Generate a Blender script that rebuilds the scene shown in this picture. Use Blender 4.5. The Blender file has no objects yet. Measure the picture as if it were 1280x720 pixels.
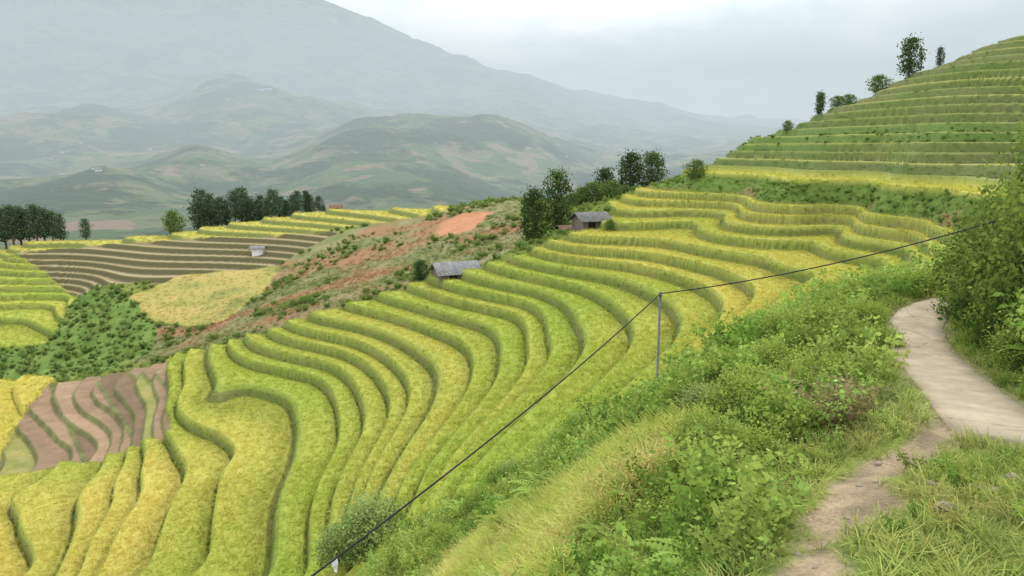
import bpy, math, random, time
import numpy as np
from mathutils import Vector
T0=time.time()
rng=np.random.default_rng(11); random.seed(5)
F=950.0; HV=185.0; PT=math.atan((360-HV)/F); SP,CP=math.sin(PT),math.cos(PT)
scene=bpy.context.scene; COL=scene.collection

def ray(u,v):
    a=(u-640)/F; b=(360-v)/F
    y=CP+b*SP; z=-SP+b*CP
    return a/y, z/y

# ------------------------------------------------------------------ noise
TAB=rng.random((256,256))*2-1
def vn(x,y,s=0):
    x=x+s*17.3; y=y+s*31.7
    xi=np.floor(x).astype(np.int64); yi=np.floor(y).astype(np.int64)
    fx=x-xi; fy=y-yi; fx=fx*fx*(3-2*fx); fy=fy*fy*(3-2*fy)
    a=TAB[xi&255,yi&255]; b=TAB[(xi+1)&255,yi&255]; c=TAB[xi&255,(yi+1)&255]; d=TAB[(xi+1)&255,(yi+1)&255]
    return (a*(1-fx)+b*fx)*(1-fy)+(c*(1-fx)+d*fx)*fy
def fbm(x,y,o=4,s=0):
    t=0;a=.55
    for i in range(o):
        t=t+a*vn(x*2**i,y*2**i,s+i*3); a*=.5
    return t
def ss(t):
    t=np.clip(t,0,1); return t*t*(3-2*t)
def hsh(k,s=0.0):
    r=np.sin(k*127.1+s*311.7+3.3)*43758.5453
    return r-np.floor(r)

# ------------------------------------------------------------------ terrain survey points
PTS=[]
def C(z,l):
    for u,v in l:
        a,b=ray(u,v); d=z/b; PTS.append((a*d,d,z))
def D(l):
    for u,v,d in l:
        a,b=ray(u,v); PTS.append((a*d,d,b*d))
def W(l): PTS.extend(l)
C(-20,[(290,428),(400,470),(440,520),(430,570),(400,640),(390,720)])
C(-17,[(400,398),(530,440),(560,490),(520,560),(470,640),(440,720)])
C(-14,[(540,354),(650,385),(690,430),(670,490),(600,560),(530,650),(490,720)])
C(-11,[(650,324),(760,345),(850,375),(870,405),(850,440),(790,490),(700,560),(620,640),(560,720)])
C(-9,[(720,302),(850,312),(980,342),(1020,365),(980,390),(920,420),(860,460),(800,500),(700,590),(640,660),(590,720)])
C(-7,[(780,264),(900,267),(1050,287),(1130,312),(1160,335),(1120,360),(1050,382),(950,415),(880,448),(825,485),(780,545),(700,640),(650,720)])
C(-5,[(810,234),(1000,256),(1165,277),(1155,360),(1000,405),(900,468),(820,535),(760,620),(720,720)])
C(-4.1,[(1175,376),(1120,430),(1020,490),(920,580),(850,720)])
C(-3.4,[(1240,530),(1150,560),(1040,630)])
C(-3.0,[(1280,620),(1000,712),(1200,700)])
C(-3,[(870,214),(1000,226),(1200,242)])
D([(900,195,95),(1280,200,60),(1280,190,62),(1280,130,68),(1280,60,76),(1130,100,84),(1130,150,72),(1130,200,62),(1000,155,90),(1000,190,80),(930,180,92)])
C(-21.3,[(250,500),(310,495)]); C(-22.5,[(270,570),(262,640),(240,720)])
C(-24.5,[(150,600),(110,690)]); C(-26.5,[(0,640),(30,720),(0,500)]); C(-24.7,[(120,490)]); C(-25.6,[(120,560)]); C(-23.2,[(200,500)])
D([(560,262,140),(400,266,148),(270,284,145),(140,301,140),(20,312,135),(240,355,115),(110,365,115),(350,335,118),(250,400,100),
   (0,330,132),(90,375,118),(0,430,100),(200,440,90),(130,430,96),(150,385,106),(370,360,100),(300,400,90),(230,445,82),(600,256,130),(650,250,122),(540,325,93),
   (450,330,105),(480,290,120),(760,252,105),(735,282,86),(-180,330,130),(-180,420,100),(-180,520,75),(-180,700,52)])
W([(0,0,-2.6),(0,4,-3.6),(3,0,-2.3),(3,-6,-2),(-4,0,-6),(-10,0,-11),(-30,0,-22),(10,0,-1.5),(22,0,2),(0,-8,-3),(-20,-8,-16),(20,-8,2),
   (13.6,14,-2.4),(14.5,18,-2.8),(18,14,-.8),(16.5,24,-3.8),(24,36,-4.2),(30,24,-1),(40,40,2),(8,7,-2.4),(12,8,-1.6),(60,60,10),
   (-11,22,-16),(-4,14,-12),(-25,26,-21.5),(-45,40,-27),(-60,70,-28)])
def B(l):
    for u,d,z in l:
        a,_=ray(u,240); PTS.append((a*d,d,z))
B([(560,165,-19),(400,172,-22),(200,165,-25),(0,160,-26),(650,150,-16),(760,130,-12),(870,125,-9),(930,120,-8),(1000,118,-5),(1130,118,3),(1280,115,8),(1450,80,13),(1450,120,14),
   (-200,160,-26),(0,225,-60),(300,230,-62),(600,225,-58),(800,220,-50),(1000,220,-40),(1250,220,-25),(1500,220,-15),(-250,225,-60)])
PTS=np.array(PTS)
def wp(x,y):
    yy=np.maximum(y+12,2.0)
    return x/yy*1.3, np.log(yy)
def phi(r2): return .5*r2*np.log(r2+1e-9)
qx,qy=wp(PTS[:,0],PTS[:,1]); n=len(PTS)
K=phi((qx[:,None]-qx)**2+(qy[:,None]-qy)**2)+np.eye(n)*2e-4
P_=np.c_[np.ones(n),qx,qy]
A=np.zeros((n+3,n+3)); A[:n,:n]=K; A[:n,n:]=P_; A[n:,:n]=P_.T
SOL=np.linalg.solve(A,np.r_[PTS[:,2],0,0,0])
def H(x,y):
    x=np.atleast_1d(np.asarray(x,float)); y=np.atleast_1d(np.asarray(y,float))
    sh=x.shape; x=x.ravel(); y=y.ravel()
    out=np.empty(len(x))
    for i in range(0,len(x),60000):
        a,b=wp(x[i:i+60000],y[i:i+60000])
        r=SOL[n]+SOL[n+1]*a+SOL[n+2]*b
        for j in range(n):
            r+=SOL[j]*phi((a-qx[j])**2+(b-qy[j])**2)
        out[i:i+60000]=r
    return out.reshape(sh)
GA=np.linspace(-1.6,1.6,260); GB=np.linspace(math.log(2),math.log(270),260)
ga,gb=np.meshgrid(GA,GB,indexing='ij'); gyy=np.exp(gb)-12; gxx=ga/1.3*np.exp(gb)
e_=.25; SLO=np.hypot((H(gxx+e_,gyy)-H(gxx-e_,gyy))/(2*e_),(H(gxx,gyy+e_)-H(gxx,gyy-e_))/(2*e_))
def slope(x,y):
    a,b=wp(x,y); i=(a-GA[0])/(GA[1]-GA[0]); j=(b-GB[0])/(GB[1]-GB[0])
    i=np.clip(i,0,258.9); j=np.clip(j,0,258.9); i0=i.astype(int); j0=j.astype(int); fi=i-i0; fj=j-j0
    return (SLO[i0,j0]*(1-fi)+SLO[i0+1,j0]*fi)*(1-fj)+(SLO[i0,j0+1]*(1-fi)+SLO[i0+1,j0+1]*fi)*fj
def P(u,v,ymin=3.5,ymax=175):
    a,b=ray(u,v)
    ys=np.geomspace(ymin,ymax,900)
    hz=H(a*ys,ys); below=np.where(hz>=b*ys)[0]
    i=below[0] if len(below) else int(np.argmin(b*ys-hz))
    return a*ys[i],ys[i]

# ------------------------------------------------------------------ regions, as plan polygons
def poly(l): return np.array([P(u,v) for u,v in l])
REG={}
REG['redslope']=poly([(440,287),(560,262),(650,252),(660,305),(600,335),(530,352),(440,382),(340,415),(285,428),(210,452),(150,452),(200,410),(280,400),(330,365),(350,332),(400,300)])
REG['orange']=poly([(540,292),(556,274),(580,265),(612,266),(596,282),(572,294)])
REG['ridge']=poly([(-200,315),(0,304),(130,298),(280,283),(400,264),(560,258),(560,264),(440,284),(370,291),(130,306),(20,318),(-200,330)])
REG['plow']=poly([(20,318),(130,306),(370,291),(430,287),(350,330),(240,357),(110,365),(50,345)])
REG['tan']=poly([(160,372),(230,342),(350,332),(330,365),(280,402),(190,400)])
REG['bushslope']=poly([(60,360),(160,370),(200,410),(190,440),(130,468),(50,478),(-100,482),(-100,440),(60,430),(97,375)])
REG['leftrice']=poly([(-180,318),(20,322),(60,345),(97,372),(60,432),(-180,440)])
REG['plots']=poly([(-60,505),(40,485),(210,452),(215,545),(70,585),(-60,625)])
REG['rice']=poly([(210,452),(285,428),(340,415),(440,382),(530,353),(600,337),(650,320),(720,297),(780,258),(800,240),(900,245),(1000,252),(1195,275),(1200,350),(1145,362),(1000,398),(900,455),(815,505),(700,562),(600,625),(500,675),(430,760),(380,1000),(0,1000),(-250,700),(-60,625),(70,585),(215,545)])
REG['yellowleft']=poly([(-100,470),(70,475),(30,520),(0,575),(-100,560)])
REG['nearrice']=poly([(835,545),(822,590),(760,680),(735,800),(530,800),(560,705),(640,655),(735,597),(790,553)])
def sdf(x,y,pg):
    d=np.full(x.shape,1e9); ins=np.zeros(x.shape,bool)
    m=len(pg)
    for i in range(m):
        ax,ay=pg[i]; bx,by=pg[(i+1)%m]
        ex,ey=bx-ax,by-ay; px,py=x-ax,y-ay
        t=np.clip((px*ex+py*ey)/(ex*ex+ey*ey+1e-9),0,1)
        d=np.minimum(d,(px-ex*t)**2+(py-ey*t)**2)
        c=((ay>y)!=(by>y))&(x<ex*(y-ay)/(ey if abs(ey)>1e-9 else 1e-9)+ax)
        ins^=c
    d=np.sqrt(d); return np.where(ins,d,-d)
def smoothline(pts,k=14):
    pts=np.array(pts); out=[]
    q=np.vstack([2*pts[0]-pts[1],pts,2*pts[-1]-pts[-2]])
    for i in range(1,len(q)-2):
        for t in np.linspace(0,1,k,endpoint=False):
            a,b,c,d=q[i-1],q[i],q[i+1],q[i+2]
            out.append(.5*((2*b)+(-a+c)*t+(2*a-5*b+4*c-d)*t*t+(-a+3*b-3*c+d)*t**3))
    out.append(pts[-1]); return np.array(out)
pathc=[P(*q) for q in [(1240,370),(1198,376),(1160,388),(1142,411),(1156,443),(1192,480),(1230,513),(1292,550)]]
lx,ly=pathc[-1]; pathc+= [(lx+2.2,ly-1.6),(lx+5,ly-3.0),(lx+9,ly-4)]
PATH=smoothline(pathc)
for _ in range(40): PATH[1:-1]=(PATH[:-2]+PATH[1:-1]*2+PATH[2:])/4
PZ=H(PATH[:,0],PATH[:,1])
for _ in range(12): PZ[1:-1]=(PZ[:-2]+PZ[1:-1]*2+PZ[2:])/4
TRAIL=smoothline([P(*q,ymin=2.5) for q in [(1190,542),(1160,556),(1110,582),(1078,615),(1035,665),(1005,715),(960,790)]],10)
def pdist(x,y,L):
    d=np.full(x.shape,1e3); idx=np.zeros(x.shape,int)
    for i,(a,b) in enumerate(L):
        t=(x-a)**2+(y-b)**2; m=t<d; d=np.where(m,t,d); idx=np.where(m,i,idx)
    return np.sqrt(d),idx
def c3(*c): return np.array(c)
def mixc(a,b,t): return a*(1-t[:,None])+b*t[:,None]
def ricecol(x,y,k,yb):
    g=.25+.42*(hsh(k,1.0)-.5)+yb+.25*fbm(x/9,y/9,3,5)
    g=g+.50*ss((-x-15)/8)*ss((62-y)/10)+.28*ss((x-3)/8)
    g=np.clip(g,0,1)
    a=c3(.27,.335,.05)[None]; b=c3(.48,.415,.10)[None]
    return a*(1-g[:,None])+b*g[:,None]
def terr(h,s,sl,wall,lip,can,dit=.12):
    q=h/s; k=np.floor(q); f=q-k
    rf=np.clip(wall*sl/s,.03,.40); lf=np.clip(lip*sl/s,.03,.25); df=np.clip(dit*sl/s,.02,.12)
    z=s*(k-.5+ss(f/rf))
    z=z+can*ss((f-rf)/(lf*.5))*(1-ss((f-1+df)/(df*.7)))
    zone=np.where(f<rf,0,np.where(f<rf+lf,1,np.where(f<1-df,2,3)))
    return z,k,f,rf,lf,df,zone
def terrain(x,y):
    x=x.ravel(); y=y.ravel()
    h=H(x,y); far=np.clip(y/60,.15,1.2); sl=np.clip(slope(x,y),.06,1.2)
    n1=fbm(x/6,y/6,3,1); n2=fbm(x/1.3,y/1.3,3,2)
    hw=h+.20*far*fbm(x/15,y/15,2,9)+.010*n2*far+.45*ss((-x-12)/10)*ss((66-y)/12)*fbm(x/7,y/9,2,19)
    hr=hw+.16*np.sin(hw*1.37+1)+.07*np.sin(hw*3.1)
    z=h+.22*n1*far+.10*n2
    gm=np.clip(.5+.9*fbm(x/2.5,y/2.5,4,3),0,1)
    col=mixc(c3(.11,.17,.03)[None],c3(.23,.26,.06)[None],gm)
    kind=np.zeros(len(x),int); zn=np.full(len(x),2); kk=np.zeros(len(x))
    wx=x+.4*far*fbm(x/3,y/3,3,12); wy=y+.4*far*fbm(x/3,y/3,3,13)
    def put(nm,zr,cr,kid,f,k,soft=.8,sd=None,cs=.25):
        nonlocal z,col,kind,zn,kk
        if sd is None: sd=sdf(wx,wy,REG[nm])
        w=ss(sd/soft+.5); wc=ss(sd/cs+.5)
        z=z*(1-w)+zr*w; col=mixc(col,cr,wc); m=sd>0
        kind=np.where(m,kid,kind)
        zn=np.where(m,2 if f is None else f,zn); 
        if k is not None: kk=np.where(m,k,kk)
    r=ss(-.02+1.8*fbm(x/8+y/14,y/6,5,21)+.36*ss((108-y)/15)); g2=np.clip(.5+fbm(x/2,y/2,3,22),0,1)
    cr=mixc(mixc(c3(.15,.185,.06)[None],c3(.26,.24,.12)[None],g2),c3(.34,.165,.095)[None],r*.75)
    put('redslope',h+.5*fbm(x/7,y/7,4,23)+.12*n2,cr,8,None,None)
    so=sdf(x+3*fbm(x/5,y/5,4,25),y+5*fbm(x/5,y/8,4,26),REG['orange'])
    wo=ss(so/1.5+.6); col=mixc(col,mixc(c3(.50,.24,.13)[None],c3(.42,.20,.10)[None],gm),wo); kind=np.where(so>-.3,13,kind)
    zt,k,f,rf,lf,df,zo=terr(hw,.8,sl,.6,.3,.25)
    cr=mixc(c3(.46,.43,.10)[None],c3(.18,.21,.06)[None],1-ss((f-rf)/.1)); put('ridge',zt,cr,7,zo,k)
    zt,k,f,rf,lf,df,zo=terr(hw,.75,sl,1.2,.4,0)
    tread=mixc(c3(.21,.17,.10)[None],c3(.31,.255,.155)[None],hsh(k,2))
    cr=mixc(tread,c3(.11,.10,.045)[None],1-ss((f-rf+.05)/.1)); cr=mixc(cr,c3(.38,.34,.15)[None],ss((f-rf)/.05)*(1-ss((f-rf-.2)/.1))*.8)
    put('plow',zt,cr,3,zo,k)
    put('tan',h+.1*n1,mixc(mixc(c3(.32,.31,.08)[None],c3(.44,.35,.12)[None],gm),c3(.20,.22,.07)[None],ss(fbm(x/6,y/6,3,24)*2.2)*.7),4,None,None)
    put('bushslope',h+.9*n1+.3*n2,mixc(c3(.10,.18,.035)[None],c3(.18,.26,.06)[None],gm),5,None,None)
    def paddies(hq,s,yb,wall=.20,lip=.26,can=.34):
        zt,k,f,rf,lf,df,zo=terr(hq,s,sl,wall,lip,can)
        rb=mixc(c3(.15,.195,.042)[None],c3(.23,.21,.08)[None],np.clip(.25+.9*fbm(x/3,y/3,3,41),0,1))
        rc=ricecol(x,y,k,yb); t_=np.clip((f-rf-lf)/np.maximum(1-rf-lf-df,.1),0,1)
        rc=rc*(1.10-.28*ss((t_-.5)/.5))[:,None]  # bank shade painted into the rice: darker towards the inner edge, brighter by the lip
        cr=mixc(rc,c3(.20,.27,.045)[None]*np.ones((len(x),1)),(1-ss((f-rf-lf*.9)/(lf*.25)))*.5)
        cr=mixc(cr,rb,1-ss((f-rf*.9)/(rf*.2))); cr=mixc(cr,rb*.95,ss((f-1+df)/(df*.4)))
        return zt,cr,zo,k
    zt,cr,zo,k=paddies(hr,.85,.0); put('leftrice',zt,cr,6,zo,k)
    hp=hw+.10*fbm(x/6,y/6,2,33)
    zt,k,f,rf,lf,df,zo=terr(hp,.46,sl,.26,.1,0)
    dn=np.clip(.5+fbm(x/1.2,y/1.2,3,31),0,1)
    cc=((x*.75+y*.55)/4.2+hsh(k,4)*3); cross=np.abs(cc%1-.5)<.05; cell=hsh(np.floor(cc+.5)*3+k*1.7,6)
    cr=mixc(c3(.20,.135,.085)[None],c3(.32,.225,.14)[None],np.clip(dn*.5+.5*hsh(k,4),0,1))
    cr=np.where((cell>.88)[:,None],mixc(c3(.20,.23,.06)[None],c3(.32,.29,.10)[None],dn),cr*(.75+.55*cell)[:,None])
    cr=mixc(cr,mixc(c3(.11,.12,.045)[None],c3(.17,.20,.06)[None],dn),np.maximum((1-ss((f-rf)/.05))*.85,cross*.85))
    put('plots',zt+.12*cross,cr,9,zo,k)
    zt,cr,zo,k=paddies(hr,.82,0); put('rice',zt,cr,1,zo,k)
    up=(x>12)&(y>44)&(y<135)
    put('r2',zt,cr,1,zo,k,1.,np.where(h<-4.6,np.minimum(np.minimum(x-12,y-46),97-y),-5.))
    put('yellowleft',zt,mixc(c3(.50,.43,.09)[None],c3(.45,.42,.08)[None],gm),1,zo,k)
    def hs(lo): return np.where(up,(h+.05*n2-lo)*1.6,-5.)
    put('sb',h+.25*n1,mixc(c3(.13,.205,.04)[None],c3(.30,.20,.10)[None],ss(-.4+1.5*fbm(x/6,y/3,3,61)+.5*ss((-h-3.9)/.6))),12,None,None,.3,hs(-4.85))
    put('bd',-2.75+(h+2.8)*.15,mixc(c3(.47,.45,.10)[None],c3(.40,.42,.08)[None],gm),14,None,None,.3,hs(-3.30))
    hh_=h+.40*fbm(x/16,y/16,2,55)+.03*n2; hh_=hh_+.2*np.sin(hh_*1.9)
    zt,k,f,rf,lf,df,zo=terr(hh_,.84,sl,.95,.35,.06)
    hb=mixc(c3(.115,.165,.042)[None],c3(.17,.18,.070)[None],np.clip(.4+fbm(x/5,y/5,3,51)+.5*(hsh(k,8)-.5),0,1))
    hb=mixc(hb,c3(.12,.21,.045)[None],ss(1.3-np.abs(h-1.2)/1.2)*.85)
    tc_=mixc(c3(.19,.24,.06)[None],c3(.42,.40,.11)[None],hsh(k,9)**1.2)
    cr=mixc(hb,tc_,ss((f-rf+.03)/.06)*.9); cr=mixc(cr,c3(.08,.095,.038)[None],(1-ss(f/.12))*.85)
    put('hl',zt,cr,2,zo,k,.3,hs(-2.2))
    put('nearrice',h+.12*n1,mixc(c3(.40,.40,.09)[None],c3(.32,.36,.07)[None],gm),10,None,None,.8,sdf(x+.9*fbm(x/1.6,y/1.6,4,15),y+1.1*fbm(x/1.6,y/1.6,4,16),REG['nearrice']),.4)
    pd=np.full(len(x),50.); td=np.full(len(x),50.)
    m=np.where((y<30)&(x>-1))[0]
    if len(m):
        d,i=pdist(x[m],y[m],PATH); pd[m]=d
        w=1-ss((d-.80)/.9); z[m]=z[m]*(1-w)+(PZ[i]-.03)*w
        vw=1-ss((d-.6)/.5+.5*n2[m]); col[m]=mixc(col[m],c3(.25,.21,.13)[None],vw*.7)
        d,i=pdist(x[m],y[m],TRAIL); td[m]=d+.34*fbm(x[m]/.6,y[m]/.6,4,91)+.12*n1[m]
        w=(1-ss((td[m]-.08)/.25)); col[m]=mixc(col[m],mixc(c3(.37,.285,.185)[None],c3(.22,.175,.105)[None],np.clip(.5+1.4*fbm(x[m]/.4,y[m]/.4,4,92),0,1)),w)
        z[m]-=(.05+.03*fbm(x[m]/.3,y[m]/.3,3,93))*w
    return dict(z=z,col=col,kind=kind,zn=zn,k=kk,pd=pd,td=td,h=h)
def tz(x,y): return float(terrain(np.array([float(x)]),np.array([float(y)]))['z'][0])

# ------------------------------------------------------------------ mesh helpers
def mk(name,verts,faces,mat=None,col=None,smooth=False,link=True):
    verts=np.asarray(verts,np.float32); faces=np.asarray(faces,np.int32)
    me=bpy.data.meshes.new(name)
    me.vertices.add(len(verts)); me.vertices.foreach_set('co',verts.ravel())
    k=faces.shape[1]; me.loops.add(faces.size); me.loops.foreach_set('vertex_index',faces.ravel())
    me.polygons.add(len(faces)); me.polygons.foreach_set('loop_start',np.arange(0,faces.size,k,dtype=np.int32))
    me.update(calc_edges=True)
    if smooth: me.polygons.foreach_set('use_smooth',np.ones(len(faces),bool))
    if col is not None:
        a=me.color_attributes.new('col','FLOAT_COLOR','POINT')
        c=np.ones((len(verts),4),np.float32); c[:,:3]=col; a.data.foreach_set('color',c.ravel())
    if mat: me.materials.append(mat)
    o=bpy.data.objects.new(name,me)
    if link: COL.objects.link(o)
    return o
def top(o,label,cat,group=None):
    o['label']=label; o['category']=cat
    if group: o['group']=group
    return o
class MB:
    def __init__(s): s.v=[];s.f=[];s.n=0
    def add(s,v,f):
        s.v.append(np.asarray(v,float)); s.f.append(np.asarray(f,int)+s.n); s.n+=len(v)
    def box(s,c,d,rz=0):
        c=np.array(c);d=np.array(d)/2
        v=np.array([[i,j,k] for k in(-1,1) for j in(-1,1) for i in(-1,1)])*d
        s.add(v+c,[[0,2,3,1],[4,5,7,6],[0,1,5,4],[2,6,7,3],[0,4,6,2],[1,3,7,5]])
    def tube(s,pts,rad,m=7):
        pts=np.array(pts,float); L=len(pts); rad=np.broadcast_to(rad,(L,))
        t=np.gradient(pts,axis=0); t/=np.linalg.norm(t,axis=1)[:,None]+1e-9
        ref=np.array([0,0,1.]) if abs(t[0,2])<.9 else np.array([1.,0,0])
        a=np.cross(t,ref); a/=np.linalg.norm(a,axis=1)[:,None]+1e-9; b=np.cross(t,a)
        th=np.linspace(0,2*np.pi,m,endpoint=False)
        v=pts[:,None]+rad[:,None,None]*(a[:,None]*np.cos(th)[None,:,None]+b[:,None]*np.sin(th)[None,:,None])
        f=[[i*m+j,i*m+(j+1)%m,(i+1)*m+(j+1)%m,(i+1)*m+j] for i in range(L-1) for j in range(m)]
        for e in (0,L-1):
            for j in range(1,m-2,2): f.append([e*m,e*m+j,e*m+j+1,e*m+j+2])
        s.add(v.reshape(-1,3),f)
    def obj(s,name,mat,parent=None,smooth=False,link=True):
        o=mk(name,np.vstack(s.v),np.vstack(s.f),mat,smooth=smooth,link=link)
        if parent: o.parent=parent
        return o
# ------------------------------------------------------------------ materials
def newmat(name):
    m=bpy.data.materials.new(name); m.use_nodes=True; nt=m.node_tree
    b=nt.nodes['Principled BSDF']; b.inputs['Roughness'].default_value=.9; b.inputs['Specular IOR Level'].default_value=.15
    return m,nt,b
def nd(nt,t,**k):
    x=nt.nodes.new(t)
    for a,v in k.items(): setattr(x,a,v)
    return x
def ground_mat():
    m,nt,b=newmat('ground_soil_and_grass')
    at=nd(nt,'ShaderNodeAttribute',attribute_name='col'); ge=nd(nt,'ShaderNodeNewGeometry')
    n1=nd(nt,'ShaderNodeTexNoise'); n1.inputs['Scale'].default_value=3; n1.inputs['Detail'].default_value=8; n1.inputs['Roughness'].default_value=.7
    n2=nd(nt,'ShaderNodeTexNoise'); n2.inputs['Scale'].default_value=22; n2.inputs['Detail'].default_value=4
    for q in (n1,n2): nt.links.new(ge.outputs['Position'],q.inputs['Vector'])
    ad=nd(nt,'ShaderNodeMath',operation='ADD'); nt.links.new(n1.outputs[0],ad.inputs[0]); nt.links.new(n2.outputs[0],ad.inputs[1])
    mr=nd(nt,'ShaderNodeMapRange'); mr.inputs[1].default_value=.6; mr.inputs[2].default_value=1.4; mr.inputs[3].default_value=.65; mr.inputs[4].default_value=1.35
    nt.links.new(ad.outputs[0],mr.inputs[0])
    vm=nd(nt,'ShaderNodeVectorMath',operation='SCALE'); nt.links.new(at.outputs['Color'],vm.inputs[0]); nt.links.new(mr.outputs[0],vm.inputs['Scale'])
    nt.links.new(vm.outputs[0],b.inputs['Base Color'])
    bp=nd(nt,'ShaderNodeBump'); bp.inputs['Strength'].default_value=.6; bp.inputs['Distance'].default_value=.12
    nt.links.new(ad.outputs[0],bp.inputs['Height']); nt.links.new(bp.outputs[0],b.inputs['Normal'])
    return m
def leaf_mat(name,inst=False,trans=.3):
    m=bpy.data.materials.new(name); m.use_nodes=True; nt=m.node_tree; nt.nodes.clear()
    out=nd(nt,'ShaderNodeOutputMaterial'); d=nd(nt,'ShaderNodeBsdfDiffuse'); t=nd(nt,'ShaderNodeBsdfTranslucent'); mx=nd(nt,'ShaderNodeMixShader'); mx.inputs[0].default_value=trans
    at=nd(nt,'ShaderNodeAttribute',attribute_name='col'); src=at.outputs['Color']
    if inst:
        a2=nd(nt,'ShaderNodeAttribute',attribute_name='tint',attribute_type='INSTANCER')
        v=nd(nt,'ShaderNodeVectorMath',operation='MULTIPLY'); nt.links.new(src,v.inputs[0]); nt.links.new(a2.outputs['Color'],v.inputs[1]); src=v.outputs[0]
    for s in (d,t): nt.links.new(src,s.inputs['Color'])
    nt.links.new(d.outputs[0],mx.inputs[1]); nt.links.new(t.outputs[0],mx.inputs[2]); nt.links.new(mx.outputs[0],out.inputs[0])
    return m
def noisy(name,c1,c2,scale=4,rough=.85,bump=.2,stretch=None,dist=.02,crack=False):
    m,nt,b=newmat(name); b.inputs['Roughness'].default_value=rough
    tc=nd(nt,'ShaderNodeTexCoord'); src=tc.outputs['Object']
    if stretch:
        mp=nd(nt,'ShaderNodeMapping'); mp.inputs['Scale'].default_value=stretch; nt.links.new(src,mp.inputs[0]); src=mp.outputs[0]
    n=nd(nt,'ShaderNodeTexNoise'); n.inputs['Scale'].default_value=scale; n.inputs['Detail'].default_value=9; n.inputs['Roughness'].default_value=.68
    nt.links.new(src,n.inputs['Vector'])
    r=nd(nt,'ShaderNodeValToRGB'); r.color_ramp.elements[0].position=.33; r.color_ramp.elements[1].position=.67
    r.color_ramp.elements[0].color=(*c1,1); r.color_ramp.elements[1].color=(*c2,1)
    nt.links.new(n.outputs[0],r.inputs[0]); colo=r.outputs[0]
    if crack:
        wv=nd(nt,'ShaderNodeVectorMath',operation='SCALE'); wv.inputs['Scale'].default_value=.6; nt.links.new(n.outputs[1],wv.inputs[0])
        wa=nd(nt,'ShaderNodeVectorMath',operation='ADD'); nt.links.new(src,wa.inputs[0]); nt.links.new(wv.outputs[0],wa.inputs[1])
        vo=nd(nt,'ShaderNodeTexVoronoi',feature='DISTANCE_TO_EDGE'); vo.inputs['Scale'].default_value=.30; nt.links.new(wa.outputs[0],vo.inputs['Vector'])
        r2=nd(nt,'ShaderNodeValToRGB'); r2.color_ramp.elements[0].position=.0; r2.color_ramp.elements[1].position=.006; r2.color_ramp.elements[0].color=(.55,.52,.48,1); r2.color_ramp.elements[1].color=(1,1,1,1)
        nt.links.new(vo.outputs['Distance'],r2.inputs[0])
        mx=nd(nt,'ShaderNodeMix',data_type='RGBA',blend_type='MULTIPLY'); mx.inputs[0].default_value=1; nt.links.new(colo,mx.inputs[6]); nt.links.new(r2.outputs[0],mx.inputs[7]); colo=mx.outputs[2]
    nt.links.new(colo,b.inputs['Base Color'])
    bp=nd(nt,'ShaderNodeBump'); bp.inputs['Strength'].default_value=bump; bp.inputs['Distance'].default_value=dist
    nt.links.new(n.outputs[0],bp.inputs['Height']); nt.links.new(bp.outputs[0],b.inputs['Normal'])
    return m
M_ground=ground_mat(); M_leafI=leaf_mat('leaf_blades',True); M_leaf=leaf_mat('tree_foliage')
M_bark=noisy('bark',(.07,.055,.04),(.16,.13,.10),8,bump=.6,stretch=(1,1,.2))
M_conc=noisy('path_concrete',(.26,.215,.15),(.43,.365,.26),1.6,bump=.3,dist=.008,crack=True)
M_wood=noisy('weathered_wood',(.10,.085,.07),(.24,.20,.165),5,stretch=(6,6,.5),bump=.5)
M_dark=noisy('dark_opening',(.012,.011,.01),(.03,.025,.02),3)
M_roof=noisy('fibre_cement_roof',(.15,.15,.155),(.32,.32,.325),2.2,bump=.3)
M_roofd=noisy('dark_tin_roof',(.10,.10,.105),(.23,.225,.22),2.2,bump=.3)
M_roofr=noisy('rusty_roof',(.16,.09,.06),(.26,.17,.12),2.2,bump=.3)
M_white=noisy('white_paint',(.62,.62,.6),(.8,.8,.78),3)
M_metal=noisy('galvanised_steel',(.10,.105,.105),(.18,.185,.185),12,rough=.55,bump=.1)
M_rubber=noisy('cable_rubber',(.012,.012,.013),(.03,.03,.03),20,rough=.6)
M_stone=noisy('stone',(.24,.20,.145),(.40,.35,.27),6,bump=.6)
M_cloth=noisy('white_plastic',(.6,.6,.6),(.8,.8,.8),10)

# ------------------------------------------------------------------ ground sheet
NR,NC=1650,900
ys=np.geomspace(6.0,250.0,NR)-12.0
t=np.linspace(-1,1,NC)
Y=np.repeat(ys[:,None],NC,1); X=t[None]*(np.maximum(Y,0)*.80+11+np.maximum(-Y,0))
G=terrain(X,Y)
idx=np.arange(NR*NC).reshape(NR,NC)
fc=np.stack([idx[:-1,:-1],idx[:-1,1:],idx[1:,1:],idx[1:,:-1]],-1).reshape(-1,4)
g=mk('ground',np.c_[X.ravel(),Y.ravel(),G['z']],fc,M_ground,G['col'],smooth=True); g['kind']='structure'
L=len(PATH); tg=np.gradient(PATH,axis=0); tg/=np.linalg.norm(tg,axis=1)[:,None]; nx=np.c_[-tg[:,1],tg[:,0]]
vs=[];W2=.58
offs=[-1.0,-.98,-.5,0,.5,.98,1.0]
for i in range(L):
    for j,o in enumerate(offs):
        w=W2*(1+.04*vn(np.array([i*.35]),np.array([float(o>0)*7]),3)[0]+.03*vn(np.array([i*1.3]),np.array([float(o>0)*7]),4)[0])
        q=PATH[i]+nx[i]*o*w
        vs.append((q[0],q[1],PZ[i]+(.012 if 0<j<6 else -.12)))
m=len(offs); fs=[[i*m+j,i*m+j+1,(i+1)*m+j+1,(i+1)*m+j] for i in range(L-1) for j in range(m-1)]
p=mk('path',vs,fs,M_conc,smooth=False); p['kind']='structure'

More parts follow.
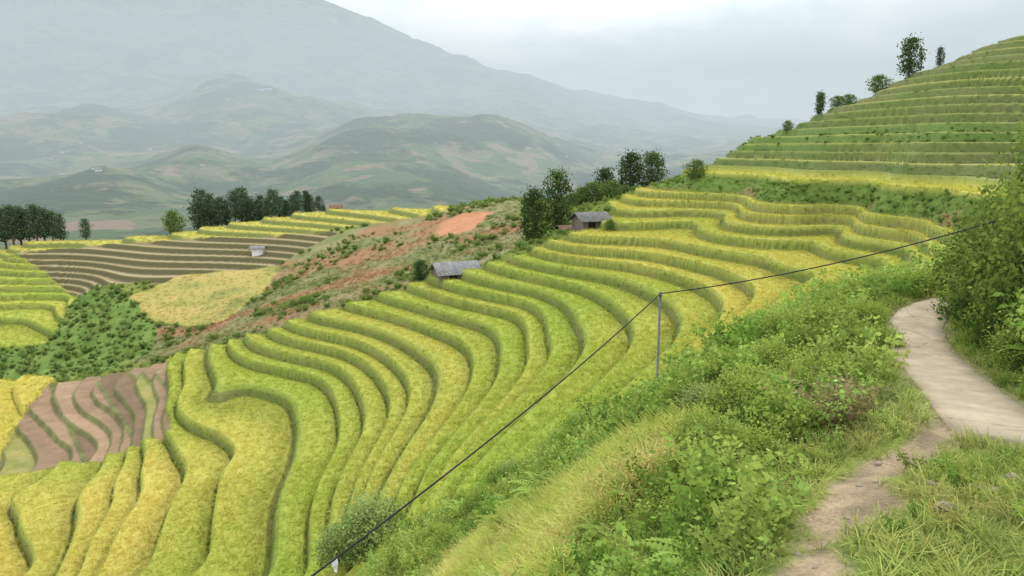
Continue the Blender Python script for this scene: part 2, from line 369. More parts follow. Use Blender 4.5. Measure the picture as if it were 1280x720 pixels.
# ------------------------------------------------------------------ far hills
FP=[]
def FD(l):
    for u,v,d in l:
        a=(u-640)/F; FP.append((a,math.log(d),(HV-v)/F))
us=[-400,0,200,400,600,800,1000,1300,1700]
FD([(u,v,170) for u,v in zip(us,[470]*9)]); FD([(u,v,400) for u,v in zip(us,[330]*9)])
FD([(u,v,700) for u,v in zip(us,[262,262,262,275,275,262,240,235,230])])
FD([(u,v,950) for u,v in zip([-400,0,60,140,220,330,400,500,600,700,800,1000,1300,1700],[220,225,222,205,228,245,235,222,236,236,228,210,205,200])])
FD([(u,v,1300) for u,v in zip([-400,0,60,140,260,330,400,460,560,640,700,800,1000,1300,1700],[210,205,215,215,180,205,190,178,190,200,215,215,200,195,195])])
FD([(u,v,1700) for u,v in zip([-400,0,200,330,400,450,560,640,700,740,800,1000,1300,1700],[165,165,185,190,168,160,152,155,180,198,205,190,188,188])])
FD([(u,v,2150) for u,v in zip([-400,0,120,200,335,450,560,640,700,800,1000,1300,1700],[150,150,128,150,132,155,172,178,184,195,185,182,182])])
FD([(u,v,2600) for u,v in zip([-400,0,150,250,300,335,400,440,480,560,700,800,1000,1300,1700],[120,115,124,120,112,110,116,125,140,156,168,175,178,178,178])])
FD([(u,v,3500) for u,v in zip([-400,0,120,250,320,400,480,560,700,800,1000,1300,1700],[50,55,60,90,98,110,125,130,145,158,172,174,175])])
FD([(u,v,5400) for u,v in zip([-400,-100,100,290,380,440,520,600,700,800,880,940,1050,1300,1700],[-90,-60,-30,-8,8,22,58,86,112,132,148,162,168,172,172])])
FD([(u,v,7500) for u,v in zip(us,[150]*9)])
FP=np.array(FP); fx,fy=FP[:,0]*1.5,FP[:,1]; n2_=len(FP)
K=phi((fx[:,None]-fx)**2+(fy[:,None]-fy)**2)+np.eye(n2_)*1e-4
Q=np.c_[np.ones(n2_),fx,fy]; A=np.zeros((n2_+3,n2_+3)); A[:n2_,:n2_]=K; A[:n2_,n2_:]=Q; A[n2_:,:n2_]=Q.T
S2=np.linalg.solve(A,np.r_[FP[:,2],0,0,0])
def FH(x,y):
    a=x/y*1.5; b=np.log(y); r=S2[n2_]+S2[n2_+1]*a+S2[n2_+2]*b
    for j in range(n2_): r=r+S2[j]*phi((a-fx[j])**2+(b-fy[j])**2)
    am=ss((y-450)/900)
    rid=0;aa=.5
    xx=x+260*fbm(x/700,y/700,3,70); yy=y+260*fbm(x/700,y/700,3,71)
    for i in range(7):
        rid=rid+aa*(1-2*np.abs(vn(xx/620*2**i+3,yy/1300*2**i,i+40))); aa*=.50
    return r*y+am*(rid-.35)*(16+np.minimum(y,3200)*.019*(1-.45*ss((y-3800)/1500)))+ (6+am*12)*fbm(x/140,y/140,5,60)
NR2,NC2=760,860
ysf=np.geomspace(175,8500,NR2); Yf=np.repeat(ysf[:,None],NC2,1); Xf=np.linspace(-1.15,1.15,NC2)[None]*Yf
Zf=FH(Xf,Yf)
idx=np.arange(NR2*NC2).reshape(NR2,NC2)
fc=np.stack([idx[:-1,:-1],idx[:-1,1:],idx[1:,1:],idx[1:,:-1]],-1).reshape(-1,4)
def hills_mat():
    m,nt,b=newmat('hills_forest_and_fields'); ge=nd(nt,'ShaderNodeNewGeometry'); pos=ge.outputs['Position']
    def noise(sc,det=5,r=.6):
        q=nd(nt,'ShaderNodeTexNoise'); q.inputs['Scale'].default_value=sc; q.inputs['Detail'].default_value=det; q.inputs['Roughness'].default_value=r; nt.links.new(pos,q.inputs['Vector']); return q.outputs[0]
    def ramp(s,els):
        r=nd(nt,'ShaderNodeValToRGB'); e=r.color_ramp.elements
        while len(e)<len(els): e.new(.5)
        for k,(p,c) in enumerate(els): e[k].position=p; e[k].color=(*c,1)
        nt.links.new(s,r.inputs[0]); return r.outputs[0]
    def mix(f,a,b_,bt='MIX'):
        q=nd(nt,'ShaderNodeMix',data_type='RGBA',blend_type=bt)
        if isinstance(f,float): q.inputs[0].default_value=f
        else: nt.links.new(f,q.inputs[0])
        nt.links.new(a,q.inputs[6]); nt.links.new(b_,q.inputs[7]); return q.outputs[2]
    wn=nd(nt,'ShaderNodeTexNoise'); wn.inputs['Scale'].default_value=.02; wn.inputs['Detail'].default_value=5; nt.links.new(pos,wn.inputs['Vector'])
    wv=nd(nt,'ShaderNodeVectorMath',operation='SCALE'); wv.inputs['Scale'].default_value=90; nt.links.new(wn.outputs[1],wv.inputs[0])
    wa=nd(nt,'ShaderNodeVectorMath',operation='ADD'); nt.links.new(pos,wa.inputs[0]); nt.links.new(wv.outputs[0],wa.inputs[1])
    vo=nd(nt,'ShaderNodeTexVoronoi'); vo.inputs['Scale'].default_value=.026; nt.links.new(wa.outputs[0],vo.inputs['Vector'])
    sp=nd(nt,'ShaderNodeSeparateColor'); nt.links.new(vo.outputs['Color'],sp.inputs[0])
    fields=ramp(sp.outputs[0],[(0,(.07,.13,.045)),(.4,(.115,.165,.06)),(.65,(.17,.19,.085)),(.88,(.29,.20,.14)),(.93,(.11,.16,.06))])
    forest=ramp(noise(.06,6,.75),[(.35,(.02,.05,.025)),(.7,(.06,.105,.04))])
    mask=ramp(noise(.0055,9,.72),[(.47,(0,0,0)),(.53,(1,1,1))])
    nt.links.new(mix(mask,forest,fields),b.inputs['Base Color'])
    bp=nd(nt,'ShaderNodeBump'); bp.inputs['Strength'].default_value=.9; bp.inputs['Distance'].default_value=14; nt.links.new(noise(.03,8,.7),bp.inputs['Height']); nt.links.new(bp.outputs[0],b.inputs['Normal'])
    return m
hl=mk('hills',np.c_[Xf.ravel(),Yf.ravel(),Zf.ravel()],fc,hills_mat(),smooth=True); hl['kind']='structure'
mb=MB(); mb.box((0,3400,150),(16000,6300,1000)); hz=mb.obj('sky_haze',None); hz['kind']='structure'
m=bpy.data.materials.new('haze_air'); m.use_nodes=True; nt=m.node_tree; nt.nodes.clear()
out=nd(nt,'ShaderNodeOutputMaterial'); ab=nd(nt,'ShaderNodeVolumeAbsorption'); em=nd(nt,'ShaderNodeEmission'); ad=nd(nt,'ShaderNodeAddShader')
DEN=.00052
ab.inputs['Color'].default_value=(0,0,0,1); ab.inputs['Density'].default_value=DEN
em.inputs['Color'].default_value=(.57,.67,.705,1); em.inputs['Strength'].default_value=DEN  # haze glows by emission, standing in for scattered daylight
nt.links.new(ab.outputs[0],ad.inputs[0]); nt.links.new(em.outputs[0],ad.inputs[1]); nt.links.new(ad.outputs[0],out.inputs['Volume'])
hz.data.materials.append(m)

# ------------------------------------------------------------------ clumps
def blades(nb,h,w,spread,lean,c0,c1,seg=3,seed=0,flop=.5,grain=0,var=.4):
    r=np.random.default_rng(seed); V=[];Fc=[];Cc=[];k=0
    for i in range(nb):
        a=r.random()*6.283; rr=spread*math.sqrt(r.random()); bx,by=rr*math.cos(a),rr*math.sin(a)
        a2=a+r.normal()*.6; hh=h*(.65+.5*r.random()); ln=lean*(.4+r.random()); sh=1+var*(r.random()-.5)
        px,py=-math.sin(a2),math.cos(a2)
        for s in range(seg+1):
            t=s/seg; o=ln*hh*t*t*1.2; z=hh*(t-flop*t*t*ln); ww=w*(1-.8*t)*.5+.001
            x=bx+math.cos(a2)*o; y=by+math.sin(a2)*o
            V+=[(x-px*ww,y-py*ww,z),(x+px*ww,y+py*ww,z)]
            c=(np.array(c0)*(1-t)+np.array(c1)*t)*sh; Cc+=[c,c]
            if s: Fc.append([k-2,k-1,k+1,k]); 
            k+=2
    for i in range(grain):
        a=r.random()*6.283; rr=spread*1.1*math.sqrt(r.random()); p=np.array([rr*math.cos(a),rr*math.sin(a),h*(.68+.25*r.random())]); d=np.array([math.cos(a),math.sin(a),0])
        for s in range(5):
            c=p+d*.026*s-np.array([0,0,.011*s*s]); e=np.array([-d[1],d[0],0])*.009
            V+=[c,c+d*.016+e,c+d*.034-np.array([0,0,.012]),c+d*.016-e]; Fc.append([k,k+1,k+2,k+3]); k+=4; Cc+=[np.array([1.18,1.03,1.25])*(.8+.4*r.random())]*4
    return np.array(V),np.array(Fc),np.array(Cc)
def leafquads(cen,size,r,up=.3,asp=.5):
    n=len(cen); d=r.normal(size=(n,3)); d[:,2]=d[:,2]*.7-up*.2; d/=np.linalg.norm(d,axis=1)[:,None]
    q=r.normal(size=(n,3)); q[:,2]*=.5; s=np.cross(d,q); s/=np.linalg.norm(s,axis=1)[:,None]+1e-9
    sz=(size*(.6+.8*r.random(n)))[:,None]
    v=np.stack([cen,cen+d*sz*.5+s*sz*asp*.5,cen+d*sz,cen+d*sz*.5-s*sz*asp*.5],1).reshape(-1,3)
    return v,np.arange(n*4).reshape(n,4)
def weed(h,rad,nst,leaf,seed,rep=2):
    r=np.random.default_rng(seed); cen=[]
    for i in range(nst):
        a=r.random()*6.283; tip=np.array([rad*math.cos(a)*r.random()**.5*1.2,rad*math.sin(a)*r.random()**.5*1.2,h*(.5+.6*r.random())])
        for t in np.linspace(.25,1,9):
            for _ in range(rep): cen.append(tip*np.array([t,t,t**.8])+r.normal(size=3)*.03)
    cen=np.array(cen); v,f=leafquads(cen,np.full(len(cen),leaf),r,asp=.55)
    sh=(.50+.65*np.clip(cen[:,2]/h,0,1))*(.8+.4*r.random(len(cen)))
    c=np.repeat(sh,4)[:,None]*np.ones(3)
    return v,f,c
def fern(h,nf,seed):
    r=np.random.default_rng(seed); V=[];Fc=[];Cc=[];k=0
    for i in range(nf):
        a=r.random()*6.283; L=h*(.7+.5*r.random()); d=np.array([math.cos(a),math.sin(a),0]); s=np.array([-d[1],d[0],0]); sh=.8+.4*r.random()
        for t in np.linspace(.15,1,14):
            c=d*L*.8*t**1.2+np.array([0,0,L*(.95*t-.65*t*t)])
            w=.17*L*math.sin(min(1,t*1.05+.1)*3.0)+.01
            for sg in(-1,1):
                tip=c+s*sg*w+d*w*.35-np.array([0,0,w*.2]); e=d*.022*L/.6
                V+=[c,(c+tip)/2-e,tip,(c+tip)/2+e]; Fc.append([k,k+1,k+2,k+3]); k+=4
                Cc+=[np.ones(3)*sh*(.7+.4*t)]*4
    return np.array(V),np.array(Fc),np.array(Cc)
def src(name,lst):
    c=bpy.data.collections.new(name)
    for i,(v,f,cc) in enumerate(lst):
        o=mk(name+'_piece',v,f,M_leafI,cc,link=False); c.objects.link(o)
    return c
S_rice=src('rice_source',[blades(22,.29,.033,.20,.5,(.92,.98,.88),(1.12,1.08,1.08),2,s,var=.25) for s in(1,2,3)])
S_ricen=src('rice_near_source',[blades(30,.42,.016,.13,.5,(.72,.9,.7),(1.05,1.1,1.0),3,s,grain=6) for s in(4,5,6)])
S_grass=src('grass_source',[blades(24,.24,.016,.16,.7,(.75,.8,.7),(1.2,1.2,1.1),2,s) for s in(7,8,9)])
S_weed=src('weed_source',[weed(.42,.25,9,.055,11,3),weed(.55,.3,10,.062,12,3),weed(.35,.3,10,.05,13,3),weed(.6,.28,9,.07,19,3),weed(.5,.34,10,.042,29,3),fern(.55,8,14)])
S_weedf=src('shrub_source',[weed(.7,.45,14,.2,16),weed(.9,.5,16,.22,17)])

def scatter(name,coll,x,y,z,scl,tint,label):
    n=len(x); me=bpy.data.meshes.new(name); me.vertices.add(n); me.vertices.foreach_set('co',np.c_[x,y,z].astype(np.float32).ravel())
    def att(nm,ty,arr,key='value'):
        a=me.attributes.new(nm,ty,'POINT'); a.data.foreach_set(key,np.asarray(arr).ravel())
    att('scl','FLOAT_VECTOR',(scl[:,None]*np.ones(3)*np.c_[np.ones(n),np.ones(n),.85+.3*rng.random(n)]).astype(np.float32),'vector')
    att('rot','FLOAT_VECTOR',np.c_[rng.normal(size=n)*.12,rng.normal(size=n)*.12,rng.random(n)*6.283].astype(np.float32),'vector')
    att('pick','INT',rng.integers(0,1000,n).astype(np.int32))
    tc=np.ones((n,4),np.float32); tc[:,:3]=tint; att('tint','FLOAT_COLOR',tc,'color')
    o=bpy.data.objects.new(name,me); COL.objects.link(o); o['kind']='stuff'; o['label']=label
    ng=bpy.data.node_groups.new(name+'_nodes','GeometryNodeTree')
    ng.interface.new_socket('Geometry',in_out='INPUT',socket_type='NodeSocketGeometry'); ng.interface.new_socket('Geometry',in_out='OUTPUT',socket_type='NodeSocketGeometry')
    N=ng.nodes; gi=N.new('NodeGroupInput'); go=N.new('NodeGroupOutput'); ci=N.new('GeometryNodeCollectionInfo')
    ci.inputs['Collection'].default_value=coll; ci.inputs['Separate Children'].default_value=True; ci.inputs['Reset Children'].default_value=True
    ip=N.new('GeometryNodeInstanceOnPoints'); ip.inputs['Pick Instance'].default_value=True
    def na(nm,ty):
        q=N.new('GeometryNodeInputNamedAttribute'); q.data_type=ty; q.inputs['Name'].default_value=nm; return q.outputs['Attribute']
    ng.links.new(gi.outputs[0],ip.inputs['Points']); ng.links.new(ci.outputs[0],ip.inputs['Instance'])
    ng.links.new(na('pick','INT'),ip.inputs['Instance Index']); ng.links.new(na('scl','FLOAT_VECTOR'),ip.inputs['Scale'])
    er=N.new('FunctionNodeEulerToRotation'); ng.links.new(na('rot','FLOAT_VECTOR'),er.inputs[0]); ng.links.new(er.outputs[0],ip.inputs['Rotation'])
    ng.links.new(ip.outputs[0],go.inputs[0])
    md=o.modifiers.new('scatter','NODES'); md.node_group=ng
    return o
def cand(y0,y1,s,xf=.74,xo=2.,xmin=None,xmax=None):
    X1=y1*xf+xo
    gx=np.arange(-X1 if xmin is None else xmin,X1 if xmax is None else xmax,s); gy=np.arange(y0,y1,s)
    X,Y=np.meshgrid(gx,gy); X=X.ravel()+(rng.random(X.size)-.5)*s*1.1; Y=Y.ravel()+(rng.random(Y.size)-.5)*s*1.1
    k=np.abs(X)<Y*xf+xo; X,Y=X[k],Y[k]; R=terrain(X,Y); R['x']=X;R['y']=Y; return R
def sel(R,k): return {a:b[k] for a,b in R.items()}
def cat(*Rs): return {a:np.concatenate([r[a] for r in Rs]) for a in Rs[0]}
bands=[cand(1.5,12,.17),cand(12,26,.23),cand(26,48,.29),cand(48,75,.36,xf=.72),cand(75,108,.52,xf=.72),cand(108,150,.9,xf=.72)]
szs=[.85,.9,1.0,1.0,1.15,1.4]
def jit(c,a=.25): return c*(1-a/2+a*rng.random((len(c),1)))*(1+.05*rng.normal(size=(len(c),3)))
R=cat(*bands); R['s']=np.concatenate([np.full(len(b['x']),s) for b,s in zip(bands,szs)])
rn=rng.random(len(R['x']))
isrice=(np.isin(R['kind'],[1,6,7])&((R['zn']==2)|((R['zn']==1)&(rn<.6))))|(R['kind']==14)
q=sel(R,isrice&(R['y']>9))
scatter('rice_crop',S_rice,q['x'],q['y'],q['z']-.11,np.where(q['zn']==1,.7,1.)*q['s']*(.9+.2*rng.random(len(q['x']))),np.clip(jit(q['col']*1.12,.13),0,1),'ripening yellow-green rice growing on curved terraces')
Rn=cand(5,20,.115,xmin=-8,xmax=8); q=sel(Rn,(Rn['kind']==10))
yb=np.clip(.45+1.0*fbm(q['x']/1.3,q['y']/1.3,4,77),0,1)[:,None]
scatter('ripe_rice',S_ricen,q['x'],q['y'],q['z']-.03,.7+.5*rng.random(len(q['x'])),jit(c3(.58,.53,.19)[None]*yb+c3(.38,.46,.09)[None]*(1-yb),.35),'ripe golden rice on a small terrace below the bank')
okp=(R['pd']>.56)&(R['td']>.17)
gr=(((R['kind']==1)&(R['zn']==0)&(rn<.5))|((R['kind']==2)&(R['zn']==0)&(rn<.6))|((R['kind']==0))|((R['kind']==8)&(rn<.6))|((R['kind']==12)&(rn<.8))|((R['kind']==4)&(rn<.8)))&okp&(R['y']<120)
q=sel(R,gr)
sc=np.where(np.isin(q['kind'],[1,2,4]),.6,.85)*q['s']*(.6+.8*rng.random(len(q['x'])))*np.where(q['y']<14,1,1.4)*np.where(q['pd']<.8,.5,1)*np.where(q['td']<.35,.5,1)
g1=np.clip(.5+fbm(q['x']/2,q['y']/2,3,88),0,1)[:,None]
tg_=np.where((q['kind']==0)[:,None],c3(.23,.32,.065)[None]*(1-g1)+c3(.40,.40,.14)[None]*g1,q['col']*1.15)
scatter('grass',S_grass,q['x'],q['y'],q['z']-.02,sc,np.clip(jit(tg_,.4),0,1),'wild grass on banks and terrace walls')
Rw=cand(3,34,.24,xmin=-6,xmax=24)
dn=fbm(Rw['x']/2.2,Rw['y']/2.2,3,99)
nearpath=(Rw['pd']<1.1)|(Rw['td']<.6)
flat=(Rw['x']>Rw['y']*.30+.4)&(Rw['y']<9.5)
rw=rng.random(len(dn))
k=((Rw['kind']==0)&(Rw['pd']>.75)&(Rw['td']>.26)&(rw<np.where(nearpath,.45,np.where(flat,.45,1.0))*np.clip(.9+dn,.25,1)))|((Rw['kind']==10)&(rw<.06))
q=sel(Rw,k); dn=dn[k]
fl=((q['x']>q['y']*.30+.4)&(q['y']<9.5))|(q['pd']<1.3)
sc=np.where(fl,.40,1.15)*(.6+.8*rng.random(len(dn)))*(1+.7*np.clip(dn,-.5,.8))
g1=np.clip(.5+1.1*fbm(q['x']/1.6,q['y']/1.6,3,89)+.22*rng.normal(size=len(dn)),0,1)[:,None]
tw=c3(.17,.29,.05)[None]*(1-g1)+c3(.40,.49,.12)[None]*g1
dc=P(1065,528); dry=(np.hypot(q['x']-dc[0],q['y']-dc[1])<.7)&(rng.random(len(dn))<.6)
tw=np.where(dry[:,None],c3(.33,.29,.14)[None],tw)
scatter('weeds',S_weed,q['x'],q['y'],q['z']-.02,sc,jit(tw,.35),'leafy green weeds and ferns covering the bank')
Rs=cand(75,130,.9,xf=.72); rr=rng.random(len(Rs['x'])); cl=fbm(Rs['x']/6,Rs['y']/6,4,123)
k=((Rs['kind']==5)&(rr<.85))|((Rs['kind']==12)&(rr<.6))|((Rs['kind']==8)&(cl>.04)&(rr<.8))|((Rs['kind']==0)&(rr<.6)&(Rs['x']<Rs['y']*.25))|((Rs['kind']==2)&(np.abs(Rs['h']-1.2)<.8)&(rr<.5))
Rb=cand(45,75,.5,xmin=15,xmax=45); rr=rng.random(len(Rb['x'])); kb=((Rb['kind']==12)&(rr<.7))|((Rb['kind']==2)&(np.abs(Rb['h']-1.2)<.8)&(rr<.45))
q=cat(sel(Rs,k),sel(Rb,kb))
g1=rng.random((len(q['x']),1))
scatter('low_shrubs',S_weedf,q['x'],q['y'],q['z']-.1,np.where(np.isin(q['kind'],[2,12]),.40,.75)*(.35+1.0*rng.random(len(q['x']))**1.5),c3(.15,.23,.06)[None]*(1-g1)+c3(.27,.35,.10)[None]*g1,'low green shrubs covering the eroded slopes')

# ------------------------------------------------------------------ trees
def tree_meshes(h,cr,cb,ncl,lpc,leaf,c0,c1,seed,conic=0.,cs_=.24):
    r=np.random.default_rng(seed); mb=MB()
    tp=np.array([[r.normal()*.02*h*t,r.normal()*.02*h*t,h*.93*t-.2] for t in np.linspace(0,1,7)])
    r0=h*.028; mb.tube(tp,np.linspace(r0,r0*.2,7),8)
    cen=[]
    for i in range(ncl):
        t=(i+.5)/ncl; zz=cb+(1-cb)*t
        prof=math.sqrt(max(0,1-(2*t-.9)**2/1.25)) if conic<.5 else (1.05-t)**.75
        a=i*2.4+r.random()*.8; rad=cr*prof*(.35+.65*r.random()**.5)*(.8+.35*math.sin(a*2+seed))
        c=np.array([rad*math.cos(a),rad*math.sin(a),zz*h*.96]); cen.append(c)
        if i%2==0:
            zb=max(.15*h,c[2]-rad*.7); b=np.array([np.interp(zb,tp[:,2],tp[:,0]),np.interp(zb,tp[:,2],tp[:,1]),zb])
            md=(b+c)/2+np.array([0,0,-.05*rad]); mb.tube([b,md,c],[r0*.4,r0*.25,r0*.1],5)
    cen=np.array(cen); cs=cr*cs_*(.6+.8*r.random(ncl))
    L=np.repeat(cen,lpc,0)+r.normal(size=(ncl*lpc,3))*np.repeat(cs,lpc)[:,None]*np.array([1,1,.6])
    v,f=leafquads(L,np.full(len(L),leaf),r,asp=.7)
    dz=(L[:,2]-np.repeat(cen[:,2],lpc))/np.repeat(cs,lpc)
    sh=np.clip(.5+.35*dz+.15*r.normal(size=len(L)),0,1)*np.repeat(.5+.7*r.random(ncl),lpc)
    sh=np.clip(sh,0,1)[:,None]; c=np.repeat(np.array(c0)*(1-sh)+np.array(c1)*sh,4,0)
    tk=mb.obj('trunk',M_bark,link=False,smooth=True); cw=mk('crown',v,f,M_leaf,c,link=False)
    return tk.data,cw.data
def place_tree(mesh,x,y,s,label,cat='tree',nm='tree',group=None,rz=None,dz=-.15,sz=1):
    e=bpy.data.objects.new(nm,None); COL.objects.link(e); e.empty_display_size=.3
    e.location=(x,y,tz(x,y)+dz); e.scale=(s,s,s*sz); e.rotation_euler=(0,0,random.random()*6.28 if rz is None else rz)
    for pn,me in zip(('trunk','crown'),mesh):
        o=bpy.data.objects.new(pn,me); COL.objects.link(o); o.parent=e
    top(e,label,cat,group); return e
PA,PB=(.042,.072,.046),(.135,.20,.095)  # distant foliage colours lifted paler, haze put into the colour
pines=[tree_meshes(8,1.8,.28,42,34,.34,PA,PB,s,0) for s in(1,2)]+[tree_meshes(8,1.7,.26,44,32,.32,PA,PB,3,1)]
random.seed(8)
def at(u,d): return ray(u,280)[0]*d
gp='pines standing along the ridge'
tops=[243,236,234,238,240,242,231,228,234,240,242,238,233,236,241,236,232,236,240,246,250]
for i,u in enumerate(list(range(246,412,8))):
    d=150+random.random()*12; top_v=tops[i%len(tops)]
    x=at(u+random.uniform(-3,3),d); zb=tz(x,d); hh=(HV-top_v)/F*d-zb; 
    place_tree(pines[i%3],x,d,max(.5,hh/8*random.uniform(.84,1.04)),'dark green pine in a dense grove on the ridge','pine tree','pine_tree',gp)
for i,u in enumerate([-8,4,14,24,34,44,54,64,74,106]):
    d=142+random.random()*6; x=at(u,d); zb=tz(x,d); hh=(HV-(254+random.uniform(-2,7)+(10 if u>70 else 0)))/F*d-zb
    place_tree(pines[i%3],x,d,max(.5,hh/8),'dark pine beside the yellow ridge terraces','pine tree','pine_tree',gp)
oak=tree_meshes(7,2.1,.12,70,46,.28,(.032,.066,.022),(.14,.215,.06),21,cs_=.21)
oak2=tree_meshes(7,1.9,.10,70,46,.28,(.026,.055,.02),(.12,.185,.052),22,cs_=.21)
sm=tree_meshes(4,1.6,.08,50,44,.24,(.06,.115,.03),(.22,.31,.08),23)
sm2=tree_meshes(4,1.2,.12,50,40,.22,(.032,.062,.026),(.12,.185,.06),24)
def tr(me,mh,u,vt,d,label,sz=1,nm='tree',cat='tree'):
    x=ray(u,vt+20)[0]*d; zb=tz(x,d); hh=ray(u,vt)[1]*d-zb
    return place_tree(me,x,d,max(.3,hh/mh/sz),label,cat,nm,sz=sz)
tr(oak2,7,666,233,84,'tall dark leafy tree beside the tin-roofed houses',1.15)
tr(oak,7,697,210,86,'tall dense dark green tree next to the farmhouse',1.35)
tr(sm,4,217,262,141,'round light green tree standing apart from the pines')
tr(oak2,7,788,188,112,'round dark tree on the ridge saddle',1.0)
tr(oak,7,815,188,110,'broad dark tree on the ridge saddle',.95)
tr(sm2,4,757,208,116,'small dark tree on the ridge saddle')
for u,v in [(727,232),(742,226),(764,224),(780,230),(715,240),(752,238),(772,240)]: tr(sm,4,u,v,104+random.random()*6,'light green bushy tree behind the farmhouse',.8)
tr(sm2,4,1139,44,86,'dark tree standing alone on the terraced crest',1.25)
tr(sm2,4,1174,64,86,'slender tree on the terraced crest',1.8)
tr(sm2,4,1025,113,91,'dark conical tree on the terraced crest',1.3)
for u,v in [(1098,92),(1060,116),(1046,118),(870,198),(984,149)]: tr(sm,4,u,v,91,'small bushy tree along the terraced crest',.8)
x,y=P(526,352); place_tree(sm2,x,y,.62,'small dark shrub tree beside the wooden hut','tree','tree',sz=1)
x,y=P(762,290); place_tree(sm,x,y,.4,'leafy green shrub tree beside the farmhouse','tree','tree',sz=.8)

def bush_mesh(seed,h,r_,n,leaf,c0,c1):
    r=np.random.default_rng(seed); ncl=46; cen=[]; mb=MB()
    for i in range(ncl):
        a=r.random()*6.283; e=math.asin(r.random()); rr=.6+.4*r.random()
        c=np.array([math.cos(a)*math.cos(e)*r_,math.sin(a)*math.cos(e)*r_,math.sin(e)*h])*rr; c[2]+=.1; cen.append(c)
        mb.tube([(c[0]*.1,c[1]*.1,-.2),c*np.array([.55,.55,.6]),c],[.025,.015,.006],4)
    cen=np.array(cen); k=n//ncl; cs=r_*.2
    L=np.repeat(cen,k,0)+r.normal(size=(ncl*k,3))*cs; L[:,2]=np.maximum(L[:,2],.02)
    v,f=leafquads(L,np.full(len(L),leaf),r,asp=.5)
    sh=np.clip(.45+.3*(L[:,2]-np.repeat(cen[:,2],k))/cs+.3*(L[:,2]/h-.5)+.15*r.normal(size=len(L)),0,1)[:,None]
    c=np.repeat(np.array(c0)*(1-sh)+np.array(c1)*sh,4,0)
    return mb.obj('stems',M_bark,link=False).data, mk('foliage',v,f,M_leaf,c,link=False).data
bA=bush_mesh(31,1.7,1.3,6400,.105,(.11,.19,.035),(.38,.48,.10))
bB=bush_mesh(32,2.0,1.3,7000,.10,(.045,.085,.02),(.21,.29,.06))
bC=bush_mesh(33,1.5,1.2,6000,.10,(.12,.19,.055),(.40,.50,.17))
def bush(me,x,y,s,label,sz=1,group=None):
    e=bpy.data.objects.new('bush',None); COL.objects.link(e); e.location=(x,y,tz(x,y)-.1); e.scale=(s,s,s*sz); e.rotation_euler=(0,0,random.random()*6.28)
    for pn,m_ in zip(('stems','foliage'),me):
        o=bpy.data.objects.new(pn,m_); COL.objects.link(o); o.parent=e
    top(e,label,'bush',group)
gb='bushes along the upper side of the concrete path'
for u,d,s,me,szz in [(1258,19,1.0,bB,1.1),(1290,18,1.15,bB,1.35),(1228,18,.62,bA,1.2),(1262,16.2,.75,bB,1.3),(1300,15.5,1.1,bB,1.3),(1318,13.5,1.0,bB,1.4),(1275,14.6,.55,bA,1.1),(1222,21,.8,bB,1.0),(1335,17,1.3,bB,1.5),(1300,12.6,.45,bA,1.0),(1212,20,.5,bA,1.0)]:
    bush(me,ray(u,340)[0]*d,d,s,'dense leafy green bush beside the concrete path',szz,gb)
x,y=P(462,690); bush(bC,x,y,1.4,'pale green bush at the foot of the rice terrace')
x,y=P(430,712); bush(bC,x,y,.9,'pale green bush at the foot of the rice terrace')
gb2='bushes on the weedy bank above the terraces'
for (u,v,s,me) in [(905,480,.4,bA),(985,430,.5,bA),(1060,395,.45,bB),(930,520,.45,bA),(880,560,.35,bA),(850,650,.22,bA),(640,600,.5,bC),(1080,420,.4,bA),(760,520,.4,bA),(690,580,.45,bA),(1100,380,.5,bA),
    (960,470,.4,bA),(1010,455,.4,bB),(1040,480,.32,bA),(990,540,.3,bA),(940,580,.3,bA),(1075,470,.3,bA),(900,620,.25,bA),(1030,420,.45,bA),(1105,440,.28,bA),(880,520,.35,bC),(720,545,.35,bA),(600,640,.45,bA),(560,690,.45,bA),(1130,378,.4,bA)]:
    x,y=P(u,v); bush(me,x,y,s,'leafy bush among weeds on the slope',1,gb2)

